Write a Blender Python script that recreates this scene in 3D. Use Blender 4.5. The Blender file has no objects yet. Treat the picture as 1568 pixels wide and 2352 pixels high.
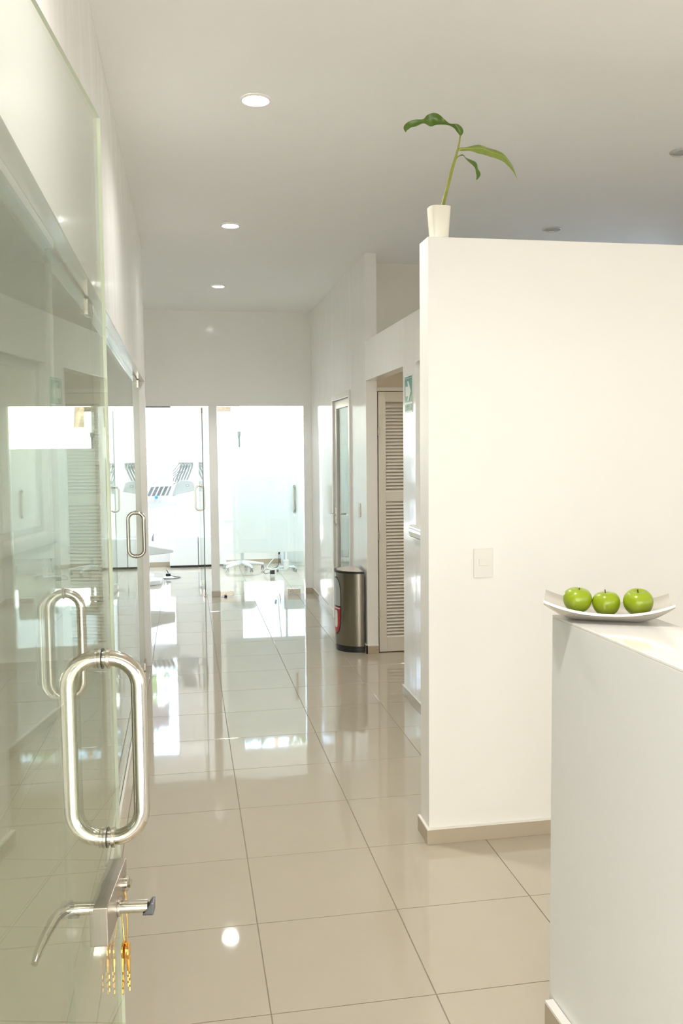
import bpy, bmesh, math, random
from mathutils import Vector, Matrix
from math import sin, cos, pi, radians

S = bpy.context.scene
COL = S.collection
random.seed(7)

# ------------------------------------------------------------------ camera
cam_d = bpy.data.cameras.new('camera')
cam_d.sensor_fit = 'VERTICAL'
cam_d.sensor_height = 36.0
cam_d.lens = 30.898
cam_d.clip_start = 0.02
cam_d.clip_end = 300
cam = bpy.data.objects.new('camera', cam_d)
COL.objects.link(cam)
R0 = Vector((0.98456399, -0.17478462, -0.00916991))
U0 = Vector((0.02167128, 0.06975071, 0.99732903))
B0 = Vector((-0.17367816, -0.98213297, 0.07246185))
cam.matrix_world = Matrix(((R0.x, U0.x, B0.x, 0.0), (R0.y, U0.y, B0.y, 0.0), (R0.z, U0.z, B0.z, 1.65), (0, 0, 0, 1)))
S.camera = cam

# ------------------------------------------------------------------ world, sun, daylight
W = bpy.data.worlds.new('sky')
S.world = W
W.use_nodes = True
wn = W.node_tree.nodes
wl = W.node_tree.links
wn.clear()
sky = wn.new('ShaderNodeTexSky')
sky.sky_type = 'NISHITA'
sky.sun_disc = False
sky.sun_elevation = radians(52)
sky.sun_rotation = radians(200)
bgn = wn.new('ShaderNodeBackground')
bgn.inputs['Strength'].default_value = 4.5
won = wn.new('ShaderNodeOutputWorld')
warm = wn.new('ShaderNodeMixRGB')
warm.blend_type = 'MULTIPLY'
warm.inputs[0].default_value = 1.0
warm.inputs[2].default_value = (1.0, 0.90, 0.82, 1)
wl.new(sky.outputs[0], warm.inputs[1])
wl.new(warm.outputs[0], bgn.inputs[0])
wl.new(bgn.outputs[0], won.inputs[0])


def area(name, loc, rot, sx, sy, power, color, portal=False):
    l = bpy.data.lights.new(name, 'AREA')
    l.shape = 'RECTANGLE'
    l.size = sx
    l.size_y = sy
    l.energy = power
    l.color = color
    o = bpy.data.objects.new(name, l)
    o.location = loc
    o.rotation_euler = rot
    COL.objects.link(o)
    if portal:
        l.cycles.is_portal = True
    return o


sun_d = bpy.data.lights.new('sun', 'SUN')
sun_d.energy = 48.0
sun_d.angle = radians(0.6)
sun_d.color = (1.0, 0.98, 0.95)
sun = bpy.data.objects.new('sun', sun_d)
sun.rotation_euler = Vector((0.35, 0.75, -1.15)).to_track_quat('-Z', 'Y').to_euler()
COL.objects.link(sun)
# daylight of the open street front behind the camera, under the added roof
area('entrance_daylight', (-0.7, -1.6, 1.1), (radians(116), 0, 0), 5.2, 2.5, 138.0, (1.0, 0.955, 0.89))
# daylight through the two windows of the treatment room
area('window_portal', (-0.55, 12.74, 1.5), (radians(-90), 0, 0), 0.8, 2.5, 100, (1, 1, 1), True)
area('window_portal', (1.4, 12.74, 1.5), (radians(-90), 0, 0), 1.3, 2.5, 100, (1, 1, 1), True)
area('window_portal', (3.70, 4.6, 1.6), (0, radians(90), 0), 1.2, 1.2, 100, (1, 1, 1), True)
area('window_portal', (3.70, 6.475, 2.815), (0, radians(90), 0), 0.46, 0.44, 100, (1, 1, 1), True)  # portal of the added high window

S.view_settings.view_transform = 'Standard'
S.view_settings.look = 'None'
S.view_settings.exposure = 0.38
S.view_settings.gamma = 1.0
S.view_settings.use_curve_mapping = False
cy = S.cycles
cy.use_denoising = True
try:
    cy.denoiser = 'OPENIMAGEDENOISE'
    cy.denoising_input_passes = 'RGB_ALBEDO_NORMAL'
    cy.denoising_prefilter = 'ACCURATE'
except Exception:
    pass
cy.max_bounces = 20
cy.diffuse_bounces = 12
cy.glossy_bounces = 6
cy.transmission_bounces = 8
cy.transparent_max_bounces = 24
cy.sample_clamp_indirect = 6.0
cy.caustics_reflective = False
cy.caustics_refractive = False
cy.blur_glossy = 0.5

# ------------------------------------------------------------------ materials
MATS = {}


def principled(name, base, rough=0.5, metal=0.0, var=0.0, vscale=6.0, bump=0.0, bscale=8.0, bstretch=(1, 1, 1),
               spec=0.5, emit=None, estr=0.0, coat=0.0, aniso=None, rvar=0.0):
    m = bpy.data.materials.new(name)
    m.use_nodes = True
    nt = m.node_tree
    b = nt.nodes['Principled BSDF']
    b.inputs['Base Color'].default_value = (*base, 1)
    b.inputs['Roughness'].default_value = rough
    b.inputs['Metallic'].default_value = metal
    b.inputs['Specular IOR Level'].default_value = spec
    b.inputs['Coat Weight'].default_value = coat
    b.inputs['Coat Roughness'].default_value = 0.05
    if emit:
        b.inputs['Emission Color'].default_value = (*emit, 1)
        b.inputs['Emission Strength'].default_value = estr
    tc = nt.nodes.new('ShaderNodeTexCoord')
    if var > 0 or rvar > 0:
        n = nt.nodes.new('ShaderNodeTexNoise')
        n.inputs['Scale'].default_value = vscale
        n.inputs['Detail'].default_value = 4
        nt.links.new(tc.outputs['Object'], n.inputs['Vector'])
        if var > 0:
            mr = nt.nodes.new('ShaderNodeMapRange')
            mr.inputs['To Min'].default_value = 1 - var
            mr.inputs['To Max'].default_value = 1 + var
            nt.links.new(n.outputs['Fac'], mr.inputs['Value'])
            mx = nt.nodes.new('ShaderNodeVectorMath')
            mx.operation = 'SCALE'
            mx.inputs[0].default_value = base
            nt.links.new(mr.outputs[0], mx.inputs['Scale'])
            nt.links.new(mx.outputs[0], b.inputs['Base Color'])
        if rvar > 0:
            mr2 = nt.nodes.new('ShaderNodeMapRange')
            mr2.inputs['To Min'].default_value = max(0.01, rough - rvar)
            mr2.inputs['To Max'].default_value = rough + rvar
            nt.links.new(n.outputs['Fac'], mr2.inputs['Value'])
            nt.links.new(mr2.outputs[0], b.inputs['Roughness'])
    if bump > 0:
        mp = nt.nodes.new('ShaderNodeMapping')
        mp.inputs['Scale'].default_value = bstretch
        n2 = nt.nodes.new('ShaderNodeTexNoise')
        n2.inputs['Scale'].default_value = bscale
        n2.inputs['Detail'].default_value = 2
        bp = nt.nodes.new('ShaderNodeBump')
        bp.inputs['Strength'].default_value = bump
        bp.inputs['Distance'].default_value = 0.02
        nt.links.new(tc.outputs['Object'], mp.inputs['Vector'])
        nt.links.new(mp.outputs[0], n2.inputs['Vector'])
        nt.links.new(n2.outputs['Fac'], bp.inputs['Height'])
        nt.links.new(bp.outputs[0], b.inputs['Normal'])
    MATS[name] = m
    return m


def glass_mat(name, tint=(0.955, 0.975, 0.95), grough=0.0):
    """thin architectural glass: mirror by angle over a tinted clear pass, same from either side"""
    m = bpy.data.materials.new(name)
    m.use_nodes = True
    nt = m.node_tree
    nt.nodes.clear()
    out = nt.nodes.new('ShaderNodeOutputMaterial')
    mix = nt.nodes.new('ShaderNodeMixShader')
    tr = nt.nodes.new('ShaderNodeBsdfTransparent')
    tr.inputs['Color'].default_value = (*tint, 1)
    gl = nt.nodes.new('ShaderNodeBsdfGlossy')
    gl.inputs['Roughness'].default_value = grough
    gl.inputs['Color'].default_value = (0.95, 0.98, 0.95, 1)
    ge = nt.nodes.new('ShaderNodeNewGeometry')
    dp = nt.nodes.new('ShaderNodeVectorMath')
    dp.operation = 'DOT_PRODUCT'
    nt.links.new(ge.outputs['Normal'], dp.inputs[0])
    nt.links.new(ge.outputs['Incoming'], dp.inputs[1])

    def mth(op, a, b=None):
        k = nt.nodes.new('ShaderNodeMath')
        k.operation = op
        for i, v in enumerate((a, b)):
            if v is None:
                continue
            if isinstance(v, (int, float)):
                k.inputs[i].default_value = v
            else:
                nt.links.new(v, k.inputs[i])
        return k.outputs[0]
    c = mth('ABSOLUTE', dp.outputs['Value'])
    c = mth('SUBTRACT', 1.0, c)
    c = mth('POWER', c, 6.0)
    c = mth('MULTIPLY', c, 0.96)
    c = mth('ADD', c, 0.04)
    nt.links.new(c, mix.inputs[0])
    nt.links.new(tr.outputs[0], mix.inputs[1])
    nt.links.new(gl.outputs[0], mix.inputs[2])
    nt.links.new(mix.outputs[0], out.inputs[0])
    MATS[name] = m
    return m


def film_mat(name):
    m = bpy.data.materials.new(name)
    m.use_nodes = True
    nt = m.node_tree
    nt.nodes.clear()
    out = nt.nodes.new('ShaderNodeOutputMaterial')
    a = nt.nodes.new('ShaderNodeBsdfTranslucent')
    a.inputs['Color'].default_value = (0.95, 0.965, 0.95, 1)
    d = nt.nodes.new('ShaderNodeBsdfDiffuse')
    d.inputs['Color'].default_value = (0.93, 0.94, 0.925, 1)
    mx = nt.nodes.new('ShaderNodeMixShader')
    mx.inputs[0].default_value = 0.3
    nt.links.new(a.outputs[0], mx.inputs[1])
    nt.links.new(d.outputs[0], mx.inputs[2])
    nt.links.new(mx.outputs[0], out.inputs[0])
    MATS[name] = m
    return m


WALL = principled('white_enamel_wall', (0.88, 0.87, 0.845), 0.095, bump=0.10, bscale=3.6, bstretch=(1.0, 1.0, 0.6), var=0.01, vscale=2, spec=0.5)
PART = principled('cream_partition_paint', (0.88, 0.86, 0.815), 0.42, bump=0.03, bscale=5, var=0.008, vscale=3)
BEIGE = principled('beige_alcove_paint', (0.70, 0.64, 0.54), 0.6, var=0.01, vscale=3)
BEIGE2 = principled('beige_wall_paint', (0.80, 0.745, 0.66), 0.5, var=0.01, vscale=3)
CEIL = principled('ceiling_paint', (0.87, 0.86, 0.84), 0.85, var=0.012, vscale=1.5)
TILE = principled('polished_beige_porcelain', (0.475, 0.42, 0.335), 0.04, var=0.02, vscale=9, spec=0.85, bump=0.012, bscale=3)
GROUT = principled('grey_brown_grout', (0.30, 0.265, 0.21), 0.8, var=0.08, vscale=30)
BASEB = principled('beige_tile_baseboard', (0.47, 0.40, 0.30), 0.12, var=0.03, vscale=12)
BCAP = principled('white_grout_bead', (0.82, 0.80, 0.75), 0.5, var=0.02, vscale=20)
COUNT = principled('counter_white', (0.78, 0.785, 0.765), 0.30, var=0.01, vscale=3, bump=0.02, bscale=4)
CTOP = principled('counter_gloss_top', (0.84, 0.815, 0.77), 0.09, var=0.01, vscale=4)
GLASS = glass_mat('clear_green_glass')
GLASS2 = glass_mat('clear_window_glass', (0.985, 0.99, 0.985))
GEDGE = principled('glass_cut_edge', (0.80, 0.86, 0.66), 0.15, var=0.03, vscale=15)
GEDGE3 = principled('grey_glass_edge', (0.42, 0.46, 0.38), 0.15, var=0.03, vscale=15)
GEDGE2 = principled('dark_glass_edge', (0.10, 0.14, 0.14), 0.2, var=0.03, vscale=15)  # backlit darkness put into the edge colour
FILM = film_mat('frosted_film')
CHROME = principled('polished_steel_tube', (0.66, 0.61, 0.53), 0.12, 1.0, var=0.03, vscale=40, rvar=0.03)
STEEL = principled('satin_steel', (0.60, 0.55, 0.47), 0.28, 1.0, var=0.05, vscale=50, rvar=0.05)
DARK = principled('dark_gasket', (0.03, 0.03, 0.03), 0.5, var=0.1, vscale=30)
ALU = principled('white_glossy_channel', (0.80, 0.82, 0.82), 0.12, 0.25, var=0.02, vscale=20)
LOCK = principled('dull_lock_steel', (0.36, 0.32, 0.27), 0.34, 0.85, var=0.05, vscale=50)
LEND = principled('dark_lever_end', (0.13, 0.13, 0.14), 0.35, 0.6, var=0.05, vscale=40)
GOLD = principled('brass_key', (0.95, 0.56, 0.13), 0.22, 1.0, var=0.06, vscale=60)
FRAMEW = principled('white_door_frame', (0.78, 0.765, 0.72), 0.3, var=0.01, vscale=8)
LOUV = principled('louver_paint', (0.74, 0.70, 0.62), 0.42, var=0.012, vscale=10)
PLASTIC = principled('white_plastic', (0.82, 0.795, 0.735), 0.35, var=0.01, vscale=20)
WHITEPL = principled('cool_white_plastic', (0.82, 0.85, 0.85), 0.3, var=0.01, vscale=10)
GREYPL = principled('grey_plastic', (0.33, 0.36, 0.38), 0.4, var=0.03, vscale=20)
HOSE = principled('grey_hose', (0.30, 0.34, 0.34), 0.4, var=0.03, vscale=20)
WHIP = principled('grey_whip_arm', (0.42, 0.46, 0.45), 0.35, var=0.03, vscale=20)
LGREY = principled('light_grey_plastic', (0.62, 0.68, 0.68), 0.35, var=0.02, vscale=20)
BLACK = principled('black_plastic', (0.012, 0.012, 0.012), 0.35, var=0.1, vscale=20)
BLUE = principled('blue_plastic', (0.05, 0.38, 0.62), 0.3, var=0.04, vscale=20)
BINST = principled('brushed_bin_steel', (0.25, 0.228, 0.19), 0.2, 1.0, var=0.03, vscale=60, bump=0.02, bscale=60, bstretch=(1, 1, 0.02))
BINTOP = principled('bin_lid_steel', (0.78, 0.70, 0.64), 0.42, 0.5, var=0.02, vscale=40)
RED = principled('red_sticker', (0.42, 0.02, 0.03), 0.4, var=0.05, vscale=30)
STGREY = principled('grey_sticker', (0.42, 0.45, 0.45), 0.35, var=0.15, vscale=25)
STWHITE = principled('white_sticker', (0.85, 0.85, 0.85), 0.4, var=0.02, vscale=25)
GREEN = principled('sign_green', (0.055, 0.24, 0.18), 0.35, var=0.03, vscale=20)
SIGNW = principled('sign_white', (0.72, 0.78, 0.75), 0.35, var=0.02, vscale=20)
APPLE = principled('green_apple_skin', (0.275, 0.365, 0.010), 0.28, var=0.10, vscale=14, coat=0.15)
STEM = principled('apple_stem', (0.10, 0.055, 0.02), 0.7, var=0.2, vscale=80)
PEARL = principled('pearl_dish', (0.70, 0.665, 0.60), 0.15, 0.5, var=0.03, vscale=10)
POT = principled('cream_ceramic_pot', (0.86, 0.83, 0.72), 0.25, var=0.01, vscale=10)
SOIL = principled('potting_soil', (0.05, 0.035, 0.02), 0.95, var=0.4, vscale=90)
STALK = principled('plant_stalk', (0.30, 0.31, 0.055), 0.45, var=0.2, vscale=50)
LEAFD = principled('dark_leaf', (0.085, 0.165, 0.016), 0.3, var=0.25, vscale=30)
LEAFL = principled('light_leaf', (0.24, 0.31, 0.06), 0.3, var=0.25, vscale=30)
VEIN = principled('leaf_vein', (0.42, 0.48, 0.13), 0.4, var=0.1, vscale=30)
LAMP = principled('lit_lamp_lens', (1, 1, 1), 0.4, emit=(1.0, 0.985, 0.95), estr=34.0, var=0.01)
PANEL = principled('lit_panel', (1, 1, 1), 0.5, emit=(0.95, 0.98, 1.0), estr=4.0, var=0.01)
LAMPOFF = principled('unlit_lamp_lens', (0.30, 0.28, 0.25), 0.25, var=0.05, vscale=40)
TRIMW = principled('lamp_trim_ring', (0.80, 0.80, 0.77), 0.3, var=0.01, vscale=20)
TRIMS = principled('unlit_lamp_ring', (0.62, 0.60, 0.56), 0.22, 0.4, var=0.02, vscale=20)
OUTW = principled('sunlit_white_wall', (0.85, 0.85, 0.83), 0.8, var=0.03, vscale=1.5)
GROUND = principled('pale_paving', (0.62, 0.60, 0.56), 0.85, var=0.08, vscale=2.5)
ASPH = principled('grey_asphalt', (0.16, 0.15, 0.135), 0.9, var=0.15, vscale=6)
FACADE = principled('ochre_plaster', (0.42, 0.36, 0.27), 0.9, var=0.08, vscale=2)
COPING = principled('tan_coping', (0.45, 0.36, 0.24), 0.8, var=0.1, vscale=4)
CARP = principled('white_car_paint', (0.85, 0.85, 0.86), 0.12, var=0.01, coat=0.5)
TYRE = principled('tyre_rubber', (0.03, 0.032, 0.036), 0.7, var=0.1, vscale=20)
RIM = principled('alloy_rim', (0.75, 0.76, 0.78), 0.25, 0.8, var=0.02)
CGLASS = principled('car_glass', (0.02, 0.025, 0.03), 0.05, var=0.05)
BEAMD = principled('dark_stained_beam', (0.012, 0.011, 0.012), 0.7, var=0.15, vscale=10)
BARK = principled('bark', (0.13, 0.09, 0.055), 0.9, var=0.3, vscale=12)
FOL = principled('tree_leaves', (0.06, 0.11, 0.02), 0.5, var=0.4, vscale=3)
GASK = principled('grey_blind_bracket', (0.22, 0.27, 0.28), 0.4, var=0.05, vscale=20)
CHAIRU = principled('pale_upholstery', (0.74, 0.78, 0.78), 0.45, var=0.02, vscale=8)


# ------------------------------------------------------------------ mesh helpers
class MB:
    def __init__(self):
        self.v, self.f, self.m, self.mats = [], [], [], []

    def mi(self, mat):
        if mat not in self.mats:
            self.mats.append(mat)
        return self.mats.index(mat)

    def add(self, vs, fs, mat):
        o = len(self.v)
        i = self.mi(mat)
        self.v += [tuple(q) for q in vs]
        for f in fs:
            self.f.append(tuple(o + k for k in f))
            self.m.append(i)
        return self

    def box(self, x0, x1, y0, y1, z0, z1, mat):
        vs = [(x0, y0, z0), (x1, y0, z0), (x1, y1, z0), (x0, y1, z0), (x0, y0, z1), (x1, y0, z1), (x1, y1, z1), (x0, y1, z1)]
        fs = [(0, 3, 2, 1), (4, 5, 6, 7), (0, 1, 5, 4), (1, 2, 6, 5), (2, 3, 7, 6), (3, 0, 4, 7)]
        return self.add(vs, fs, mat)

    def prism(self, pts, h0, h1, mat, axis='z'):
        """pts 2-D outline, extruded from h0 to h1 along axis"""
        n = len(pts)

        def mk(p, h):
            return (p[0], p[1], h) if axis == 'z' else ((h, p[0], p[1]) if axis == 'x' else (p[0], h, p[1]))
        vs = [mk(q, h0) for q in pts] + [mk(q, h1) for q in pts]
        fs = [tuple(range(n))[::-1], tuple(range(n, 2 * n))]
        for i in range(n):
            j = (i + 1) % n
            fs.append((i, j, n + j, n + i))
        return self.add(vs, fs, mat)

    def tube(self, pts, r, mat, seg=12, closed=False, caps=True):
        pts = [Vector(q) for q in pts]
        n = len(pts)
        rs = r if isinstance(r, (list, tuple)) else [r] * n
        tang = []
        for i in range(n):
            a = pts[(i - 1) % n] if (closed or i > 0) else pts[i]
            b = pts[(i + 1) % n] if (closed or i < n - 1) else pts[i]
            tang.append((b - a).normalized())
        t = tang[0]
        ref = Vector((0, 0, 1)) if abs(t.z) < 0.9 else Vector((0, 1, 0))
        nv = (ref - t * ref.dot(t)).normalized()
        vs = []
        for i in range(n):
            t = tang[i]
            nv = nv - t * nv.dot(t)
            if nv.length < 1e-6:
                nv = t.orthogonal()
            nv.normalize()
            bv = t.cross(nv)
            for k in range(seg):
                a = 2 * pi * k / seg
                vs.append(pts[i] + nv * (rs[i] * cos(a)) + bv * (rs[i] * sin(a)))
        fs = []
        for i in range(n if closed else n - 1):
            j = (i + 1) % n
            for k in range(seg):
                l = (k + 1) % seg
                fs.append((i * seg + k, i * seg + l, j * seg + l, j * seg + k))
        if caps and not closed:
            fs.append(tuple(range(seg))[::-1])
            fs.append(tuple((n - 1) * seg + k for k in range(seg)))
        return self.add(vs, fs, mat)

    def lathe(self, prof, mat, seg=32, c=(0, 0, 0), axis='z', shape=None, cap=True):
        vs = []
        for (r, h) in prof:
            for k in range(seg):
                a = 2 * pi * k / seg
                q = r * (shape(a) if shape else 1)
                p = (q * cos(a), q * sin(a), h)
                if axis == 'x':
                    p = (p[2], p[0], p[1])
                elif axis == 'y':
                    p = (p[0], p[2], p[1])
                vs.append((p[0] + c[0], p[1] + c[1], p[2] + c[2]))
        fs = []
        n = len(prof)
        for i in range(n - 1):
            for k in range(seg):
                l = (k + 1) % seg
                fs.append((i * seg + k, i * seg + l, (i + 1) * seg + l, (i + 1) * seg + k))
        if cap:
            fs.append(tuple(range(seg))[::-1])
            fs.append(tuple((n - 1) * seg + k for k in range(seg)))
        return self.add(vs, fs, mat)

    def mesh(self, name, bevel=0.0, smooth=False, bseg=2):
        me = bpy.data.meshes.new(name)
        me.from_pydata([tuple(q) for q in self.v], [], self.f)
        for mt in self.mats:
            me.materials.append(mt)
        me.polygons.foreach_set('material_index', self.m)
        bm = bmesh.new()
        bm.from_mesh(me)
        bmesh.ops.recalc_face_normals(bm, faces=bm.faces)
        if bevel > 0:
            es = [e for e in bm.edges if len(e.link_faces) == 2 and e.calc_face_angle(0) > 0.6]
            bmesh.ops.bevel(bm, geom=es, offset=bevel, segments=bseg, profile=0.7, affect='EDGES', clamp_overlap=True)
        bm.to_mesh(me)
        bm.free()
        if smooth:
            me.polygons.foreach_set('use_smooth', [True] * len(me.polygons))
            try:
                me.set_sharp_from_angle(angle=radians(38))
            except Exception:
                pass
        me.update()
        return me

    def obj(self, name, parent=None, bevel=0.0, smooth=False, bseg=2):
        o = bpy.data.objects.new(name, self.mesh(name, bevel, smooth, bseg))
        COL.objects.link(o)
        if parent:
            o.parent = parent
        return o


def inst(name, me, parent=None, loc=(0, 0, 0), rot=(0, 0, 0)):
    o = bpy.data.objects.new(name, me)
    o.location = loc
    o.rotation_euler = rot
    COL.objects.link(o)
    if parent:
        o.parent = parent
    return o


def tag(o, label, cat=None, group=None, kind=None):
    o['label'] = label
    if cat:
        o['category'] = cat
    if group:
        o['group'] = group
    if kind:
        o['kind'] = kind
    return o


def empty(name, loc=(0, 0, 0), rz=0.0):
    o = bpy.data.objects.new(name, None)
    o.empty_display_size = 0.05
    o.location = loc
    o.rotation_euler = (0, 0, rz)
    COL.objects.link(o)
    return o


def struct(o, label):
    return tag(o, label, kind='structure')


def copy_tree(o, parent=None):
    c = o.copy()
    COL.objects.link(c)
    c.parent = parent
    for ch in list(o.children):
        copy_tree(ch, c)
    return c


def arc(cx, cz, r, a0, a1, n):
    return [(cx + r * cos(a0 + (a1 - a0) * i / n), cz + r * sin(a0 + (a1 - a0) * i / n)) for i in range(n + 1)]


# ================================================================== STRUCTURE
XR0, XR1 = 1.41, 1.50           # right wall
XL0, XL1, XG = -0.385, -0.287, -0.335   # left wall and its glass plane
YP0, YP1 = 3.442, 3.572         # partition
YB0, YB1 = 9.87, 9.97           # back wall of the hall
YF = 12.64                      # far wall of the treatment room
HC = 3.165                      # ceiling
HP = 2.485                      # height of the low walls

# ---- floor: slab of grout plus every tile
fl = MB().box(-3.4, 3.9, -0.6, 12.80, -0.25, -0.003, GROUT).obj('floor')
struct(fl, 'polished beige porcelain tile floor of the hall with thin grey joints')
ts, gap = 0.5, 0.0032
tile_me = None
X0T, Y0T = 0.2121, 2.4592


def tile_mesh(w, d):
    return MB().box(-w / 2, w / 2, -d / 2, d / 2, -0.012, 0.0, TILE).mesh('tile', bevel=0.0008, bseg=1)


full = tile_mesh(ts - gap, ts - gap)
cells = []
for i in range(-9, 9):
    for j in range(-5, 21):
        cx, cyy = X0T + (i + .5) * ts, Y0T + (j + .5) * ts
        ang = math.atan2(cx, max(cyy, 0.05))
        if cyy < -0.2 and abs(cx) > 1:
            continue
        cells.append((cx, cyy))


def shown(c):
    x, y = c
    if y < 0.7:
        return False
    if -0.40 < x < 1.55 and y < 10.3:
        return True
    if y > 9.8 and -0.75 < x < 1.75:
        return True
    if y < 3.5 and x < 2.2 and x > 0:
        return True
    if 5.4 < y < 7 and x < 2.3 and x > 1:
        return True
    if -1.4 < x < 0 and y < 7:
        return True
    return False


near = [c for c in cells if shown(c)]
rest = [c for c in cells if not shown(c) and -3.4 < c[0] < 3.7 and -0.3 < c[1] < 12.5]
for (x, y) in near[:300]:
    inst('tile', full, fl, (x, y, 0))
far_mb = MB()
for (x, y) in rest + near[300:]:
    h = (ts - gap) / 2
    far_mb.box(x - h, x + h, y - h, y + h, -0.012, 0.0, TILE)
fo = far_mb.obj('tile_field', fl)
fo['kind'] = 'stuff'

# ---- ceiling
ce = MB().box(-3.4, 3.9, -1.2, 12.80, HC, HC + 0.2, CEIL).obj('ceiling')
struct(ce, 'plain off-white flat ceiling over the whole hall')
# low ceiling over the rooms on the right
lc = MB().box(1.53, 3.72, YP1 + 0.01, 7.19, 2.40, HP - 0.002, CEIL).obj('ceiling_low')
struct(lc, 'low ceiling over the side rooms behind the right wall')

# added unseen roof that keeps sky light off the street front
po = MB().box(-9, 9, -9.0, -1.21, HC, HC + 0.2, CEIL).obj('ceiling_porch')
struct(po, 'deep porch roof in front of the entrance')

# ---- left wall: lintel beam and end post
def ztop(y):
    return 2.206 - 0.0078 * (y - 1.0)


wl_ = MB().prism([(0.45, ztop(0.45)), (6.86, ztop(6.86)), (6.86, HC), (0.45, HC)], XL0, XL1, WALL, 'x').box(XL0, XL1, 6.785, 6.86, 0, ztop(6.86) + .001, WALL)
struct(wl_.obj('wall_left', bevel=0.003), 'glossy white left wall above the glass panels with its slim end post')
lr = MB().box(-3.4, -3.28, 0.45, 6.95, 0, HC, WALL).box(-3.28, XL0, 6.862, 6.96, 0, HC, WALL).box(-3.28, XL0 - 0.0, 0.33, 0.45, 0, HC, WALL)
struct(lr.obj('wall_left_room'), 'white walls of the room behind the left glass')
lrc = MB().box(-3.28, XL0 - 0.001, 0.46, 6.86, 2.62, 2.70, CEIL)
struct(lrc.obj('ceiling_left_room'), 'lower ceiling of the room behind the left glass')
lf = MB().box(-1.07, -0.95, 6.962, YB0, 0, HC, WALL)
struct(lf.obj('wall_left_far'), 'white side wall of the hall beyond the left end post')

# ---- back wall with two door openings
bk = MB()
bk.box(-1.07, XR0, YB0, YB1, 2.125, HC, WALL)
bk.box(-1.07, -0.71, YB0, YB1, 0, 2.125, WALL)
bk.box(0.263, 0.354, YB0, YB1, 0, 2.125, WALL)
bk.box(1.319, XR0, YB0, YB1, 0, 2.125, WALL)
struct(bk.obj('wall_back', bevel=0.002), 'white end wall of the hall above two glass doors')

# ---- right wall: long low-topped wall, full height beyond y 6.82
rw = MB()
rw.box(XR0, XR1, 6.825, 7.467, 0, HC, WALL)
rw.box(XR0, XR1, 7.467, 8.396, 2.15, HC, WALL)
rw.box(XR0, XR1, 8.396, YB1, 0, HC, WALL)
rw.box(XR0, XR1, 5.625, 6.825, 2.178, HP, WALL)
rw.box(XR0, XR1, 5.312, 5.625, 0, HP, WALL)
rw.box(XR0, XR1, 4.02, 5.312, 2.178, HP, WALL)
rw.box(XR0, XR1, 4.02, 5.312, 0, 1.165, WALL)
rw.box(XR0, XR1, YP1 + 0.001, 4.02, 0, HP, WALL)
struct(rw.obj('wall_right', bevel=0.0025), 'glossy white right wall with doorway and inner window, low top at the near end')

# rooms behind the right wall
rr = MB()
rr.box(1.503, 2.75, 6.875, 6.97, 0, 2.40, BEIGE)      # behind louvered door
rr.box(2.68, 2.76, 5.63, 6.874, 0, 2.40, BEIGE)
rr.box(1.503, 3.70, 5.54, 5.625, 0, 2.40, BEIGE)
struct(rr.obj('wall_alcove'), 'beige walls of the closet alcove beyond the doorway')
ru = MB().box(1.502, 3.72, 7.192, 7.30, 0, HC, BEIGE2)
ru.box(2.9, 3.0, 7.301, YB1, 0, HC, WALL).box(1.503, 2.9, 9.86, YB1 - .001, 0, HC, WALL)
struct(ru.obj('wall_upper_back'), 'beige wall seen above the low right wall')
rf = MB()
rf.box(3.72, 3.84, -0.2, 4.0, 0, HC, PART).box(3.72, 3.84, 6.7, 7.3, 0, HC, PART)
rf.box(3.72, 3.84, 4.0, 5.2, 0, 1.0, PART).box(3.72, 3.84, 4.0, 5.2, 2.2, 2.58, PART).box(3.72, 3.84, 5.2, 6.7, 0, 2.58, PART)
rf.box(3.72, 3.84, 4.0, 6.4, 2.58, HC, PART).box(3.72, 3.84, 6.4, 6.7, 3.05, HC, PART)
struct(rf.obj('wall_right_far'), 'far right outer wall of the reception room')
sw = MB().box(3.75, 3.762, 4.0, 5.2, 1.0, 2.2, GLASS2)
struct(sw.obj('window_4'), 'outer window of the side office')

cw = MB().box(3.75, 3.762, 6.4, 6.7, 2.58, 3.05, GLASS2)  # added opening that brightens the upper back wall and right ceiling
struct(cw.obj('window_7'), 'small high window in the far right wall above the side rooms')

# ---- low partition in the foreground
pt = MB().box(0.967, 3.715, YP0, YP1, 0, HP, PART)
struct(pt.obj('wall_partition', bevel=0.004), 'bright cream free-standing partition wall in front of the hall')

# ---- street front: lintel and frame behind the camera
ff = MB().box(XL0, 3.72, 0.30, 0.45, 2.30, HC, WALL).box(1.0, 1.06, 0.33, 0.42, 0, 2.30, FRAMEW).box(3.6, 3.72, 0.30, 0.45, 0, 2.3, WALL)
struct(ff.obj('wall_front'), 'white lintel and frame of the street front')

# ---- treatment room shell
tr_ = MB()
tr_.box(-2.4, -2.3, YB1, YF + 0.12, 0, HC, WALL).box(2.5, 2.6, YB1, YF + 0.12, 0, HC, WALL)
tr_.box(-2.3, -1.07, YB0, YB1 - 0.001, 0, HC, WALL).box(1.50, 2.5, YB1 + 0.001, YB1 + 0.1, 0, HC, WALL)
struct(tr_.obj('wall_treatment_side'), 'white side walls of the treatment room')
fw = MB()
y0, y1 = YF, YF + 0.12
fw.box(-2.3, -0.95, y0, y1, 0, HC, WALL).box(-0.15, 0.745, y0, y1, 0, HC, WALL).box(2.05, 2.5, y0, y1, 0, HC, WALL)
for a, b in ((-0.95, -0.15), (0.745, 2.05)):
    fw.box(a, b, y0, y1, 0, 0.25, WALL).box(a, b, y0, y1, 2.80, HC, WALL)
struct(fw.obj('wall_far'), 'far wall of the treatment room between its two street windows')
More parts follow.
